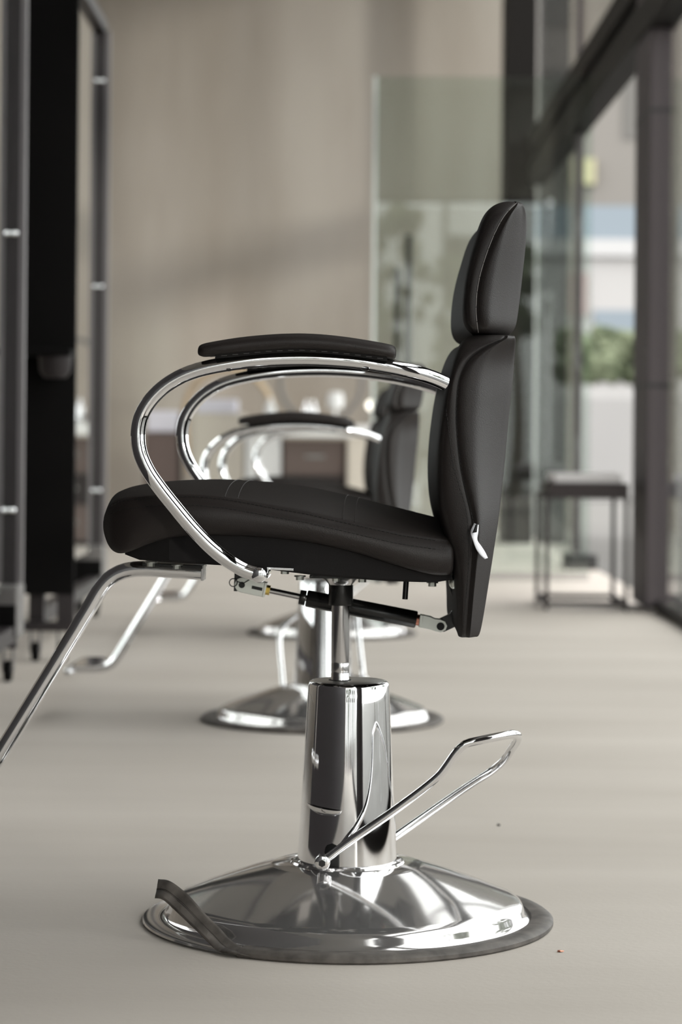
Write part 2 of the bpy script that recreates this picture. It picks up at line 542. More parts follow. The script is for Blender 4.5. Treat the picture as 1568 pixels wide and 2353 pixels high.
# the torn end of the rim curls up and hangs across the base
top = [(-0.2759, -0.155, 0.0868), (-0.2613, -0.165, 0.0869), (-0.2466, -0.175, 0.0812), (-0.2277, -0.19, 0.0702), (-0.2013, -0.21, 0.0463), (-0.1799, -0.228, 0.0305), (-0.1619, -0.246, 0.0161), (-0.1424, -0.262, 0.0078), (-0.1157, -0.275, 0.0028)]
bot = [(-0.2792, -0.165, 0.0621), (-0.266, -0.18, 0.0626), (-0.2488, -0.19, 0.0513), (-0.2258, -0.207, 0.0351), (-0.2046, -0.228, 0.0206), (-0.1919, -0.242, 0.0117), (-0.1782, -0.262, 0.0047), (-0.1592, -0.28, 0.0057), (-0.1304, -0.289, 0.0025)]
g = new()
rows = []
A_, B_ = spline(top, 0.0035), spline(bot, 0.0035)
n_ = 60
A_ = [A_[int(i * (len(A_) - 1) / n_)] for i in range(n_ + 1)]
B_ = [B_[int(i * (len(B_) - 1) / n_)] for i in range(n_ + 1)]
for a, b in zip(A_, B_):
    row = []
    for k, (s, dep) in enumerate(((0, 0), (0.12, -0.001), (0.42, -0.0012), (0.47, 0.0018), (0.53, -0.0012), (0.58, 0.0018), (0.63, -0.0014), (0.88, -0.003), (1, -0.001))):
        p = a.lerp(b, s)
        row.append(g.verts.new((p.x, p.y + dep, p.z)))
    rows.append(row)
for R, S in zip(rows, rows[1:]):
    for k in range(len(R) - 1):
        g.faces.new((R[k], R[k + 1], S[k + 1], S[k]))
strip = obj('rubber_strip', g, 'rubber', base)
s_ = strip.modifiers.new('solid', 'SOLIDIFY')
s_.thickness = 0.003
s_.offset = 1
strip['label'] = 'torn grey rubber strip curling up from the rim'

# ---- column
r0, r1, z0c, z1c = 0.0775, 0.0627, 0.092, 0.372
cp = [(0.0, z0c), (r0, z0c)]
for i in range(1, 13):
    s = i / 12
    cp.append((r0 + (r1 - r0) * s, z0c + (z1c - 0.007 - z0c) * s))
cp += [(r1 - 0.0006, z1c - 0.0045), (r1 - 0.002, z1c - 0.002), (r1 - 0.0045, z1c - 0.0005), (r1 - 0.0065, z1c - 0.0002), (0.0, z1c - 0.0002)]
column = obj('column', lathe(new(), cp, seg=128), 'chrome', chair)
obj('column_cap', lathe(new(), [(0, z1c + 0.0003), (r1 - 0.007, z1c + 0.0003), (r1 - 0.0062, z1c - 0.0003), (0, z1c - 0.001)], seg=96), 'cap', column)
def cone_r(z):
    return r0 + (r1 - r0) * (z - z0c) / (z1c - 0.007 - z0c)
def on_cone(x, z, off):
    r = cone_r(z)
    a = -math.pi / 2 + math.asin(max(-1, min(1, x / r)))
    return Vector((math.cos(a) * (r + off), math.sin(a) * (r + off), z))
# lever slot: a dark opening with a round top
g = new()
rows = []
xs0 = -0.021
for k in range(13):
    z = 0.093 + (0.131 - 0.093) * k / 12
    hw = 0.0112
    zt = 0.131 - 0.0112
    if z > zt:
        hw = math.sqrt(max(1e-8, 0.0112 ** 2 - (z - zt) ** 2))
    rows.append([g.verts.new(on_cone(xs0 + hw * (j / 4 - 1), z, 0.0005)) for j in range(9)])
for R, S in zip(rows, rows[1:]):
    for k in range(8):
        g.faces.new((R[k], R[k + 1], S[k + 1], S[k]))
o = obj('slot', g, 'black_hole', column)
m_ = o.modifiers.new('solid', 'SOLIDIFY')
m_.thickness = 0.0008
# pressed half-moon lip
g = new()
rows = []
for i in range(17):
    u = -1 + 2 * i / 16
    x = -0.0335 + 0.0275 * u
    d = 0.0125 * math.sqrt(max(0.0, 1 - u * u))
    zt = 0.1845 - 0.003 * u
    rows.append([g.verts.new(on_cone(x, zt - d * k / 5, 0.0002 + 0.0035 * (1 - (k / 5)) ** 0.5 * math.sqrt(max(0, 1 - u * u)) if k else -0.0005)) for k in range(6)])
for R, S in zip(rows, rows[1:]):
    for k in range(5):
        g.faces.new((R[k], R[k + 1], S[k + 1], S[k]))
obj('pressed_lip', g, 'chrome', column)
PX = -0.0135      # the piston stands a little off the column's middle
obj('piston_gap_shade', lathe(new(), [(0.0, z1c + 0.0012), (0.0175, z1c + 0.0012), (0.0185, z1c), (0.0185, z1c - 0.004), (0, z1c - 0.004)], PX, 0, 40), 'black_hole', column)  # black disc painted in as the darkness of the open hole round the piston

# ---- pump lever
lev = [(-0.0348, -0.104, 0.1078), (0.0037, -0.104, 0.1379), (0.0689, -0.104, 0.184), (0.1242, -0.104, 0.2267), (0.1417, -0.104, 0.2427), (0.1534, -0.104, 0.2586), (0.1663, -0.104, 0.2771), (0.1793, -0.104, 0.2884), (0.199, -0.1, 0.2934), (0.2388, -0.085, 0.2999), (0.2525, -0.07, 0.3002), (0.26, -0.05, 0.2958), (0.2612, -0.01, 0.2828), (0.2546, 0.04, 0.2628), (0.2439, 0.075, 0.2403), (0.2255, 0.095, 0.2208), (0.1914, 0.104, 0.1969), (0.0745, 0.104, 0.1143), (0.0262, 0.104, 0.0803)]
lever = obj('pump_lever', tube(new(), lev, 0.0064, 16), 'chrome', chair)
pv = lev[0]
g = rod(new(), (pv[0], -0.116, pv[2]), (pv[0] + 0.002, -0.062, pv[2]), 0.0118, 32, 0.0018)
obj('pivot_boss', g, 'chrome', lever)
g = rod(new(), (pv[0], -0.1163, pv[2]), (pv[0], -0.113, pv[2]), 0.0056, 6)
obj('hex_socket', g, 'black_hole', lever)

# ---- piston, collar and flange under the seat
zt_ = 0.542
piston = obj('piston', lathe(new(), [(0, 0.10), (0.0142, 0.10), (0.0142, 0.383), (0.0138, 0.3845), (0.0142, 0.386), (0.0142, 0.398), (0.0138, 0.3995), (0.0142, 0.401), (0.0142, 0.50), (0, 0.50)], PX, 0, 48), 'steel', chair)
collar = obj('collar', lathe(new(), [(0.0142, 0.4885), (0.0186, 0.4885), (0.0192, 0.4905), (0.0192, 0.5205), (0.0, 0.5205)], PX, 0, 40), 'black_paint', chair)
flange = obj('seat_flange', lathe(new(), [(0, 0.52), (0.019, 0.52), (0.0205, 0.5225), (0.026, 0.5275), (0.036, 0.5325), (0.043, 0.5345), (0.043, 0.5415), (0, 0.5415)], PX, 0, 48), 'steel', chair)
g = bx(PX - 0.046, PX + 0.052, -0.07, 0.07, 0.5335, 0.5385)
obj('flange_plate', g, 'black_paint', flange, smooth=False, bevel=0.001)

# ---- seat cushion
crown = [(-0.3846, 0.635), (-0.3807, 0.6439), (-0.3746, 0.6521), (-0.3591, 0.6624), (-0.3354, 0.6714), (-0.3083, 0.6764), (-0.2541, 0.6816), (-0.2067, 0.6827), (-0.139, 0.6806), (-0.0714, 0.6738), (-0.0037, 0.6596), (0.0639, 0.6434), (0.1314, 0.6265), (0.1618, 0.6187)]
seam = [(-0.358, 0.6257), (-0.3543, 0.6352), (-0.3474, 0.646), (-0.3316, 0.6538), (-0.281, 0.6606), (-0.2178, 0.6624), (-0.1735, 0.6584), (-0.1482, 0.6543), (-0.0976, 0.6453), (-0.0597, 0.6394), (-0.0218, 0.6309), (0.0287, 0.6201), (0.0791, 0.6092), (0.1295, 0.6022), (0.1546, 0.5993)]
low = [(-0.3578, 0.5998), (-0.3539, 0.5885), (-0.3468, 0.5784), (-0.336, 0.5722), (-0.3183, 0.5743), (-0.2805, 0.5936), (-0.2299, 0.603), (-0.173, 0.6029), (-0.1225, 0.6015), (-0.0593, 0.5959), (0.0038, 0.5839), (0.0669, 0.5638), (0.1048, 0.5516), (0.13, 0.5468), (0.1551, 0.5483)]
under = [(-0.3264, 0.5735), (-0.3136, 0.5666), (-0.25, 0.5641), (-0.1484, 0.5595), (-0.0343, 0.5467), (0.0543, 0.5407), (0.1302, 0.539), (0.1554, 0.543)]
fc, fs, fl, fu = ipl(crown), ipl(seam), ipl(low), ipl(under)
xa, xb = -0.3579, 0.1523
rings = []
st = [0, 0.008, 0.022, 0.042, 0.07, 0.11, 0.17, 0.24, 0.31, 0.38, 0.45, 0.52, 0.59, 0.66, 0.73, 0.80, 0.87, 0.93, 0.97, 1.0]
for s in st:
    x = xa + (xb - xa) * s
    zc, zs, zl = fc(x), fs(x), fl(x)
    w = float(np.interp(s, [0, 0.02, 0.07, 0.15, 0.3, 0.9, 1.0], [0.195, 0.212, 0.232, 0.243, 0.25, 0.25, 0.243]))
    bl = float(np.interp(s, [0, 0.1, 0.3, 1], [0.002, 0.008, 0.010, 0.008]))
    zc = max(zc, zs + 0.001)
    half = [(0.0, zc), (0.4 * w, zc - 0.10 * (zc - zs)), (0.70 * w, zc - 0.33 * (zc - zs)), (0.90 * w, zc - 0.68 * (zc - zs)), (0.972 * w, zs + 0.0035),
            (0.978 * w, zs - 0.001), (0.992 * w, zs - 0.004), (w + bl * 0.6, zs + (zl - zs) * 0.2), (w + bl, zs + (zl - zs) * 0.45), (w + bl * 0.7, zs + (zl - zs) * 0.72),
            (w - 0.002, zs + (zl - zs) * 0.92), (0.955 * w, zl + 0.0005), (0.85 * w, zl + 0.006), (0.0, zl + 0.008)]
    ring = [(x, -y, z) for y, z in half] + [(x, y, z) for y, z in half[-2:0:-1]]
    rings.append(ring)
# close the nose and the tail with a smaller rounded ring
def shrink(ring, dx, k):
    c = sum((Vector(p) for p in ring), Vector()) / len(ring)
    return [(p[0] + dx, p[1] * (1 - 0.12 * k), c.z + (p[2] - c.z) * (1 - k)) for p in ring]
rings = [shrink(rings[0], -0.0035, 0.55), shrink(rings[0], -0.002, 0.25)] + rings + [shrink(rings[-1], 0.004, 0.12), shrink(rings[-1], 0.006, 0.45)]
seat = obj('seat', loft(new(), rings), 'leather', chair, sub=2)
rings = []
for s in np.linspace(0, 1, 22):
    x = under[0][0] + (under[-1][0] - under[0][0]) * s
    zt, zb = fl(x) + 0.012, fu(x)
    w = float(np.interp(s, [0, 0.15, 0.9, 1], [0.20, 0.236, 0.236, 0.225]))
    rings.append([(x, -w, zt), (x, -w, zb + 0.003), (x, -w + 0.003, zb), (x, w - 0.003, zb), (x, w, zb + 0.003), (x, w, zt)])
underside = obj('underside', loft(new(), rings), 'fabric', seat, smooth=False)
underside['label'] = 'dull black fabric cover stapled under the seat'
bv = bvh_of(seat)
g = new()
for dz in (-0.0015, -0.0115):
    pts = [(x, -0.25, fs(x) + dz - (0.002 if dz < -0.005 else 0)) for x in np.linspace(xa + 0.012, xb - 0.02, 40)]
    stitches(g, bv, pts, (0, 1, 0))
obj('stitching', g, 'dark_thread', seat)
g = new()
for px in [-0.176, -0.1571, -0.0048, 0.0128]:
    stitches(g, bv, [(px, y, 0.6) for y in np.linspace(-0.242, 0.242, 24)], (0, 0, -1))
obj('panel_stitching', g, 'brown_thread', seat)

# ---- backrest and headrest: sections stacked up the height
def back_loft(rows, bulge, width, taper):
    rings = []
    for i, ((xf, z), (xs, _), (xb_, _)) in enumerate(rows):
        w, bu = width[i], bulge[i]
        d = xb_ - xs
        f = xs - xf
        tp = taper * min(1.0, d / 0.07)
        e = min(0.0022, 0.25 * f)
        h = min(0.0022, 0.2 * d)
        half = [(xf + bu, 0), (xf + bu * 0.93, 0.30 * w), (xf + bu * 0.62, 0.58 * w), (xf + bu * 0.16, 0.80 * w), (xf - 0.0005, 0.925 * w), (xf + min(0.006, 0.2 * f), 0.978 * w), (xf + 0.45 * f, 0.997 * w),
                (xs - 3 * e, w), (xs - e, w - 0.0006), (xs, w - 0.0024), (xs + h, w - 0.0002), (xs + 3 * h, w + 0.0025), (xs + 0.28 * d, w + 0.004),
                (xs + 0.52 * d, w - 0.10 * tp), (xs + 0.76 * d, w - 0.42 * tp), (xs + 0.93 * d, w - 0.75 * tp), (xb_ + 0.003, w - 1.0 * tp), (xb_ + 0.0055, w - 1.25 * tp), (xb_ + 0.006, 0.3 * w), (xb_ + 0.006, 0)]
        # the far bolster stands a little further forward than the near one
        lean = lambda x, y: x - 0.0055 * (1 + y / w) * max(0.0, min(1.0, (xb_ - x) / max(1e-4, xb_ - xf)))
        rings.append([(lean(x, -y), -y, z) for x, y in half] + [(lean(x, y), y, z) for x, y in half[-2:0:-1]])
    return loft(new(), rings)

bk = [[(0.1672, 0.4579), (0.1753, 0.4579), (0.1879, 0.4581)], [(0.1653, 0.4603), (0.176, 0.4605), (0.191, 0.4606)], [(0.1639, 0.4704), (0.1765, 0.4705), (0.1941, 0.4707)], [(0.1637, 0.5018), (0.1781, 0.502), (0.1994, 0.5022)], [(0.1602, 0.5396), (0.1803, 0.5398), (0.2048, 0.54)], [(0.1548, 0.5791), (0.1837, 0.5794), (0.2107, 0.5797)], [(0.1387, 0.6262), (0.1839, 0.6266), (0.2178, 0.6269)], [(0.1334, 0.6532), (0.1774, 0.6536), (0.2214, 0.654)], [(0.1306, 0.6909), (0.1677, 0.6912), (0.2254, 0.6918)], [(0.1309, 0.7274), (0.1617, 0.7277), (0.2295, 0.7283)], [(0.1355, 0.7784), (0.1575, 0.7786), (0.2334, 0.7792)], [(0.1414, 0.8162), (0.159, 0.8164), (0.2375, 0.817)], [(0.1463, 0.8351), (0.1614, 0.8353), (0.2392, 0.8359)], [(0.1505, 0.854), (0.1688, 0.8542), (0.2403, 0.8547)], [(0.1554, 0.8698), (0.1812, 0.87), (0.2408, 0.8705)], [(0.161, 0.8824), (0.2012, 0.8827), (0.2407, 0.883)], [(0.1672, 0.8919), (0.2224, 0.8923), (0.2406, 0.8925)], [(0.1747, 0.8976), (0.2312, 0.8981), (0.2399, 0.8981)], [(0.1872, 0.9015), (0.2242, 0.9018), (0.238, 0.9019)]]
bw = [0.228, 0.235, 0.238, 0.242, 0.246, 0.25, 0.25, 0.25, 0.25, 0.25, 0.25, 0.25, 0.249, 0.2475, 0.245, 0.242, 0.238, 0.233, 0.227, 0.215]
bb = [0.0, 0.002, 0.002, 0.003, 0.003, 0.002, 0.0, -0.001, -0.002, 0.003, 0.008, 0.012, 0.013, 0.014, 0.014, 0.013, 0.011, 0.009, 0.005]
backrest = obj('backrest', back_loft(bk, bb, bw, 0.078), 'leather', chair, sub=2)
hd = [[(0.1924, 0.8999), (0.1987, 0.8999), (0.22, 0.9001)], [(0.1848, 0.9011), (0.1924, 0.9011), (0.2263, 0.9014)], [(0.1785, 0.9035), (0.1898, 0.9036), (0.2319, 0.9039)], [(0.1722, 0.9092), (0.1885, 0.9093), (0.2394, 0.9097)], [(0.1677, 0.9186), (0.1872, 0.9187), (0.2444, 0.9191)], [(0.1657, 0.9331), (0.1858, 0.9332), (0.2467, 0.9336)], [(0.1667, 0.9614), (0.1868, 0.9616), (0.2503, 0.962)], [(0.1702, 0.9866), (0.1916, 0.9868), (0.2526, 0.9872)], [(0.1757, 1.0119), (0.1989, 1.012), (0.2549, 1.0124)], [(0.183, 1.0371), (0.2081, 1.0373), (0.2572, 1.0376)], [(0.1897, 1.0592), (0.218, 1.0594), (0.2576, 1.0596)], [(0.1965, 1.075), (0.2279, 1.0752), (0.2568, 1.0753)], [(0.2052, 1.0857), (0.2379, 1.0859), (0.2542, 1.086)], [(0.214, 1.0921), (0.2447, 1.0923), (0.2504, 1.0923)], [(0.2227, 1.0959), (0.2422, 1.096), (0.246, 1.0961)], [(0.2284, 1.0972), (0.2372, 1.0973), (0.2409, 1.0973)]]
hw_ = [0.205, 0.222, 0.233, 0.241, 0.244, 0.245, 0.245, 0.245, 0.244, 0.242, 0.239, 0.235, 0.229, 0.221, 0.209, 0.196]
hb = [0.004, 0.008, 0.012, 0.015, 0.017, 0.018, 0.018, 0.017, 0.015, 0.012, 0.009, 0.007, 0.006, 0.004, 0.003, 0.002]
headrest = obj('headrest', back_loft(hd, hb, hw_, 0.115), 'leather', chair, sub=2)
bvb, bvh = bvh_of(backrest), bvh_of(headrest)
g = new()
sp = [(r[1][0] + 0.0015, -0.25, r[1][1]) for r in bk]
stitches(g, bvb, sp[6:17], (0, 1, 0), r=0.0005)
s2 = [(0.1442, 0.7911), (0.1489, 0.7534), (0.1556, 0.7094), (0.1646, 0.678), (0.173, 0.651), (0.1777, 0.6152), (0.1787, 0.5794), (0.1766, 0.5334), (0.1737, 0.502), (0.1715, 0.4642)]
stitches(g, bvb, [(x, -0.25, z) for x, z in s2], (0, 1, 0), r=0.0005)
obj('stitching', g, 'dark_thread', backrest)
g = new()
sp = [(r[1][0] + 0.0005, -0.25, r[1][1]) for r in hd]
stitches(g, bvh, sp[2:14], (0, 1, 0), 0.02, 0.0006, 0.0006, 0.0006)
obj('stitching', g, 'thread', headrest)
# white tag sewn into the side seam
tg = [(0.1858, -0.251, 0.6267), (0.1811, -0.266, 0.614), (0.1856, -0.268, 0.6004), (0.1894, -0.268, 0.5904), (0.1957, -0.268, 0.5817), (0.2022, -0.264, 0.5759)]
tg2 = [(0.1927, -0.251, 0.6267), (0.1919, -0.26, 0.6145), (0.1908, -0.258, 0.6025), (0.1966, -0.256, 0.5937), (0.2023, -0.255, 0.5849), (0.2062, -0.253, 0.5767)]
g = new()
A_, B_ = spline(tg, 0.003), spline(tg2, 0.003)
n_ = min(len(A_), len(B_))
ra = [g.verts.new(A_[int(i * (len(A_) - 1) / (n_ - 1))]) for i in range(n_)]
rb = [g.verts.new(B_[int(i * (len(B_) - 1) / (n_ - 1))]) for i in range(n_)]
for i in range(n_ - 1):
    g.faces.new((ra[i], rb[i], rb[i + 1], ra[i + 1]))
ctag = obj('care_tag', g, 'white_cloth', backrest)
m_ = ctag.modifiers.new('solid', 'SOLIDIFY')
m_.thickness = 0.0012
ctag['label'] = 'small white folded cloth tag'
g = new()
q = [(0.1873, -0.2655, 0.6247), (0.1911, -0.2645, 0.6266), (0.1892, -0.2685, 0.6142), (0.1829, -0.2705, 0.613)]
g.faces.new([g.verts.new(p) for p in q])
o = obj('tag_print', g, 'black_hole', backrest)
m_ = o.modifiers.new('solid', 'SOLIDIFY')
m_.thickness = 0.0008

# ---- armrests (near and far)
arm_px = [(0.1409, -0.285, 0.828), (0.1271, -0.295, 0.8339), (0.1022, -0.31, 0.8414), (0.0651, -0.32, 0.8495), (0.0158, -0.325, 0.8564), (-0.0335, -0.326, 0.8596), (-0.0644, -0.326, 0.86), (-0.1076, -0.326, 0.8585), (-0.1446, -0.326, 0.8551), (-0.1816, -0.326, 0.8492), (-0.2125, -0.326, 0.8416), (-0.2371, -0.326, 0.8315), (-0.2605, -0.326, 0.8159), (-0.2789, -0.326, 0.796), (-0.2905, -0.326, 0.7736), (-0.294, -0.326, 0.7495), (-0.2907, -0.326, 0.7248), (-0.2799, -0.326, 0.7002), (-0.2645, -0.324, 0.6774), (-0.2423, -0.32, 0.6491), (-0.2115, -0.315, 0.6127), (-0.1804, -0.312, 0.5831), (-0.1431, -0.31, 0.5592), (-0.1207, -0.31, 0.552)]
pad_t = [(-0.209, 0.8719), (-0.2081, 0.8768), (-0.2048, 0.8793), (-0.2004, 0.8812), (-0.1572, 0.8895), (-0.1079, 0.8948), (-0.0647, 0.897), (-0.0215, 0.8949), (0.0217, 0.889), (0.0587, 0.8825), (0.068, 0.8801), (0.0704, 0.8777), (0.0717, 0.8728)]
pad_b = [(-0.209, 0.8663), (-0.208, 0.8632), (-0.2046, 0.8614), (-0.2003, 0.8608), (-0.157, 0.8655), (-0.1077, 0.8708), (-0.0645, 0.873), (-0.0213, 0.8708), (0.0219, 0.8662), (0.0589, 0.861), (0.0681, 0.8598), (0.0706, 0.8617), (0.0718, 0.8666)]
ft, fb = ipl(pad_t), ipl(pad_b)
scr = [(-0.1661, 0.845), (0.0288, 0.8472)]
for side in (1, -1):
    arm = obj('armrest', tube(new(), [(x, y * side, z) for x, y, z in arm_px], 0.0106, 20), 'chrome', chair)
    e = arm_px[-1]
    g = rod(new(), (e[0], side * -0.321, e[2]), (e[0] + 0.0015, side * -0.235, e[2]), 0.0112, 28, 0.003)
    obj('lower_joint', g, 'chrome', arm)
    rings = []
    for s in (0, 0.004, 0.012, 0.025, 0.05, 0.1, 0.2, 0.35, 0.5, 0.65, 0.8, 0.9, 0.95, 0.975, 0.988, 0.996, 1):
        x = pad_t[0][0] + (pad_t[-1][0] - pad_t[0][0]) * s
        zt, zb = ft(x), fb(x)
        w = float(np.interp(s, [0, 0.004, 0.025, 0.08, 0.5, 0.92, 0.975, 0.996, 1], [0.014, 0.019, 0.024, 0.027, 0.030, 0.027, 0.024, 0.019, 0.014]))
        h = zt - zb
        ring = [(0, zt), (0.6 * w, zt - 0.06 * h), (0.92 * w, zt - 0.28 * h), (w, zt - 0.55 * h), (0.93 * w, zb + 0.15 * h), (0.7 * w, zb), (0, zb + 0.001)]
        full = [(x, -0.326 * side - y, z) for y, z in ring] + [(x, -0.326 * side + y, z) for y, z in ring[-2:0:-1]]
        rings.append(full)
    pad = obj('arm_pad', loft(new(), rings), 'leather', arm, sub=2)
    g = new()
    poly = [(pad_t[0][0] + (pad_t[-1][0] - pad_t[0][0]) * s, 0) for s in np.linspace(0.09, 0.955, 24)]
    prism(g, [(x, fb(x) + 0.006) for x, _ in poly] + [(x, fb(x) - 0.004) for x, _ in poly[::-1]], -0.326 * side - 0.019, -0.326 * side + 0.019)
    obj('pad_board', g, 'fabric', arm, smooth=False)
    # staples that hold the cover under the pad
    g = new()
    for s in np.linspace(0.08, 0.92, 16):
        x = pad_t[0][0] + (pad_t[-1][0] - pad_t[0][0]) * s
        rod(g, (x - 0.004, -0.326 * side - 0.0192, fb(x) - 0.0014), (x + 0.004, -0.326 * side - 0.0192, fb(x + 0.004) - 0.0014), 0.00035, 6)
    obj('staples', g, 'staple', arm)
    for (x, z) in scr:
        rod_ = lathe(new(), [(0, 0.0), (0.008, 0.0), (0.0085, -0.001), (0.006, -0.0028), (0.003, -0.0042), (0, -0.0045)], x, -0.326 * side, 24)
        bmesh.ops.translate(rod_, verts=rod_.verts, vec=(0, 0, z + 0.0005))
        obj('screw', rod_, 'chrome', arm)
    pl = [(-0.1663, 0.5588), (-0.0741, 0.5554)]
    g = new()
    prism(g, [(pl[0][0], pl[0][1]), (pl[1][0], pl[1][1]), (pl[1][0], pl[1][1] + 0.004), (pl[0][0], pl[0][1] + 0.004)], side * -0.262, side * -0.15)
    obj('arm_bracket', g, 'chrome', arm, smooth=False, bevel=0.001)

# ---- footrest
fr = [(-0.2285, 0, 0.5371), (-0.2732, 0, 0.5394), (-0.3207, 0, 0.5416), (-0.3411, 0, 0.54), (-0.358, 0, 0.5351), (-0.3735, 0, 0.5255), (-0.387, 0, 0.5104), (-0.405, 0, 0.4798), (-0.4419, 0, 0.4177), (-0.4921, 0, 0.3345), (-0.5425, 0, 0.2512)]
d = Vector(fr[-1]) - Vector(fr[-2])
k = (0.246 - fr[-1][2]) / d.z
e1 = Vector(fr[-1]) + d * k
fr2 = fr + [tuple(e1), (e1.x - 0.014, 0, e1.z - 0.018), (e1.x - 0.034, 0, e1.z - 0.028), (e1.x - 0.07, 0, e1.z - 0.030), (e1.x - 0.11, 0, e1.z - 0.030)]
foot = obj('footrest', tube(new(), fr2, 0.0122, 20), 'chrome', chair)
fx, fz = fr[0][0], fr[0][2]
obj('end_plate', bx(fx - 0.001, fx + 0.003, -0.022, 0.022, fz - 0.012, fz + 0.012), 'steel', foot, smooth=False, bevel=0.0008)
g = rod(new(), (e1.x - 0.11, -0.15, e1.z - 0.028), (e1.x - 0.11, 0.15, e1.z - 0.028), 0.0115, 24, 0.003)
obj('foot_bar', g, 'chrome', foot)
obj('foot_plate', bx(e1.x - 0.105, e1.x - 0.035, -0.13, 0.13, e1.z - 0.018, e1.z - 0.012), 'chrome', foot, smooth=False, bevel=0.002)
pl = [(-0.3194, 0.5477), (-0.2258, 0.5439)]
g = prism(new(), [(pl[0][0], pl[0][1]), (pl[1][0], pl[1][1]), (pl[1][0], pl[1][1] + 0.006), (pl[0][0], pl[0][1] + 0.006)], -0.04, 0.04)
obj('footrest_bracket', g, 'black_paint', foot, smooth=False, bevel=0.001)

# ---- bolts under the seat
for (x, z), y in zip([(-0.3038, 0.5552), (-0.2637, 0.5516), (-0.0911, 0.5532), (-0.0746, 0.5369), (-0.0192, 0.5355), (0.0207, 0.5346), (0.1279, 0.529)], (-0.05, -0.05, -0.18, -0.055, -0.055, -0.055, -0.05)):
    obj('bolt', hexbolt(new(), x, y, z), 'zinc', chair, smooth=False)

# ---- gas strut that holds the backrest
Y_S = 0.05
P = lambda a: Vector((a[0], Y_S, a[1]))
sa, sb, sc_, sd_, se, sf, sg = [P(a) for a in [(-0.1702, 0.5157), (-0.1325, 0.5079), (-0.1242, 0.506), (-0.0721, 0.4956), (-0.068, 0.4956), (0.1046, 0.4633), (0.1422, 0.4541)]]
strut = obj('gas_strut', rod(new(), sd_ + (sf - sd_) * 0.018, sf, 0.0135, 32, 0.002), 'black_paint', chair)
ax = (sf - sd_).normalized()
obj('strut_rod', rod(new(), sb, sd_ + ax * 0.01, 0.0048, 20), 'steel', strut)
obj('strut_collar', rod(new(), sd_ - ax * 0.008, sd_ + ax * 0.002, 0.0118, 28, 0.0008), 'black_paint', strut)
obj('brass_nut', rod(new(), sb - ax * 0.001, sb + ax * 0.006, 0.0078, 6), 'brass', strut, smooth=False)
obj('copper_bush', rod(new(), sf, sf + ax * 0.007, 0.0088, 24), 'copper', strut)
# front clevis
u = (sb - sa).normalized()
v = Vector((-u.z, 0, u.x))
def clevis(bm, p0, L, hw, th, y0, y1):
    poly = []
    for i in range(9):
        a = math.pi / 2 + math.pi * i / 8
        poly.append(p0 + u * (math.cos(a) * hw) + v * (math.sin(a) * hw))
    poly += [p0 + u * L - v * hw, p0 + u * L + v * hw]
    prism(bm, [(p.x, p.z) for p in poly], y0, y1)
g = new()
clevis(g, sa, (sb - sa).length - 0.001, 0.0118, 0, Y_S - 0.011, Y_S - 0.008)
clevis(g, sa, (sb - sa).length - 0.001, 0.0118, 0, Y_S + 0.008, Y_S + 0.011)
prism(g, [((sb + v * 0.0118 - u * 0.004).x, (sb + v * 0.0118 - u * 0.004).z), ((sb + v * 0.0118).x, (sb + v * 0.0118).z), ((sb - v * 0.0118).x, (sb - v * 0.0118).z), ((sb - v * 0.0118 - u * 0.004).x, (sb - v * 0.0118 - u * 0.004).z)], Y_S - 0.0115, Y_S + 0.0115)
obj('clevis', g, 'zinc', strut, smooth=False, bevel=0.0008)
g = new()
rod(g, (sa.x, Y_S - 0.0125, sa.z), (sa.x, Y_S + 0.013, sa.z), 0.005, 20)
q1, q2 = sa + u * 0.016, sa + u * 0.033
prism(g, [((q1 + v * 0.0025).x, (q1 + v * 0.0025).z), ((q2 + v * 0.0025).x, (q2 + v * 0.0025).z), ((q2 - v * 0.0025).x, (q2 - v * 0.0025).z), ((q1 - v * 0.0025).x, (q1 - v * 0.0025).z)], Y_S - 0.0118, Y_S - 0.0105)
obj('clevis_pin', g, 'black_hole', strut)
g = new()
ring_c = sa - u * 0.0135 + Vector((0, -0.0145, 0.001))
tube(g, [ring_c + Vector((math.cos(t) * 0.0062, 0, math.sin(t) * 0.0062)) for t in np.linspace(0, 2 * math.pi, 25)], 0.0008, 8, curve=False)
tube(g, [ring_c + Vector((0.005, 0, 0.002)), ring_c + Vector((0.016, 0, -0.001)), ring_c + Vector((0.027, 0, 0.006))], 0.0008, 8, curve=False)
obj('split_pin', g, 'black_paint', strut)
hg = [(-0.1821, 0.5423), (-0.1712, 0.5424), (-0.1708, 0.5055), (-0.1832, 0.5053)]
obj('front_hanger', prism(new(), hg, Y_S - 0.007, Y_S + 0.007), 'black_paint', chair, smooth=False, bevel=0.0008)
# rear fork and pivot
g = new()
fk = [(0.11, 0.4722), (0.1264, 0.469), (0.1333, 0.4656), (0.1421, 0.4651), (0.1497, 0.4617), (0.1525, 0.4549), (0.1498, 0.4481), (0.1423, 0.4446), (0.1334, 0.4465), (0.1252, 0.4492), (0.1074, 0.4524)]
prism(g, fk, Y_S - 0.011, Y_S - 0.008)
prism(g, fk, Y_S + 0.008, Y_S + 0.011)
prism(g, [fk[0], (fk[0][0] + 0.005, fk[0][1] - 0.001), (fk[-1][0] + 0.005, fk[-1][1] - 0.001), fk[-1]], Y_S - 0.0115, Y_S + 0.0115)
obj('fork', g, 'zinc', strut, smooth=False, bevel=0.0008)
obj('fork_pin', rod(new(), (sg.x, Y_S - 0.0125, sg.z), (sg.x, Y_S + 0.0125, sg.z), 0.0062, 24), 'black_hole', strut)
hb_ = [(0.1519, 0.5239), (0.1641, 0.5241), (0.1753, 0.4941), (0.1757, 0.4531), (0.1648, 0.453), (0.1485, 0.4453), (0.1389, 0.4452), (0.1347, 0.4527), (0.136, 0.4636), (0.1564, 0.4734), (0.1618, 0.4817), (0.1617, 0.4953)]
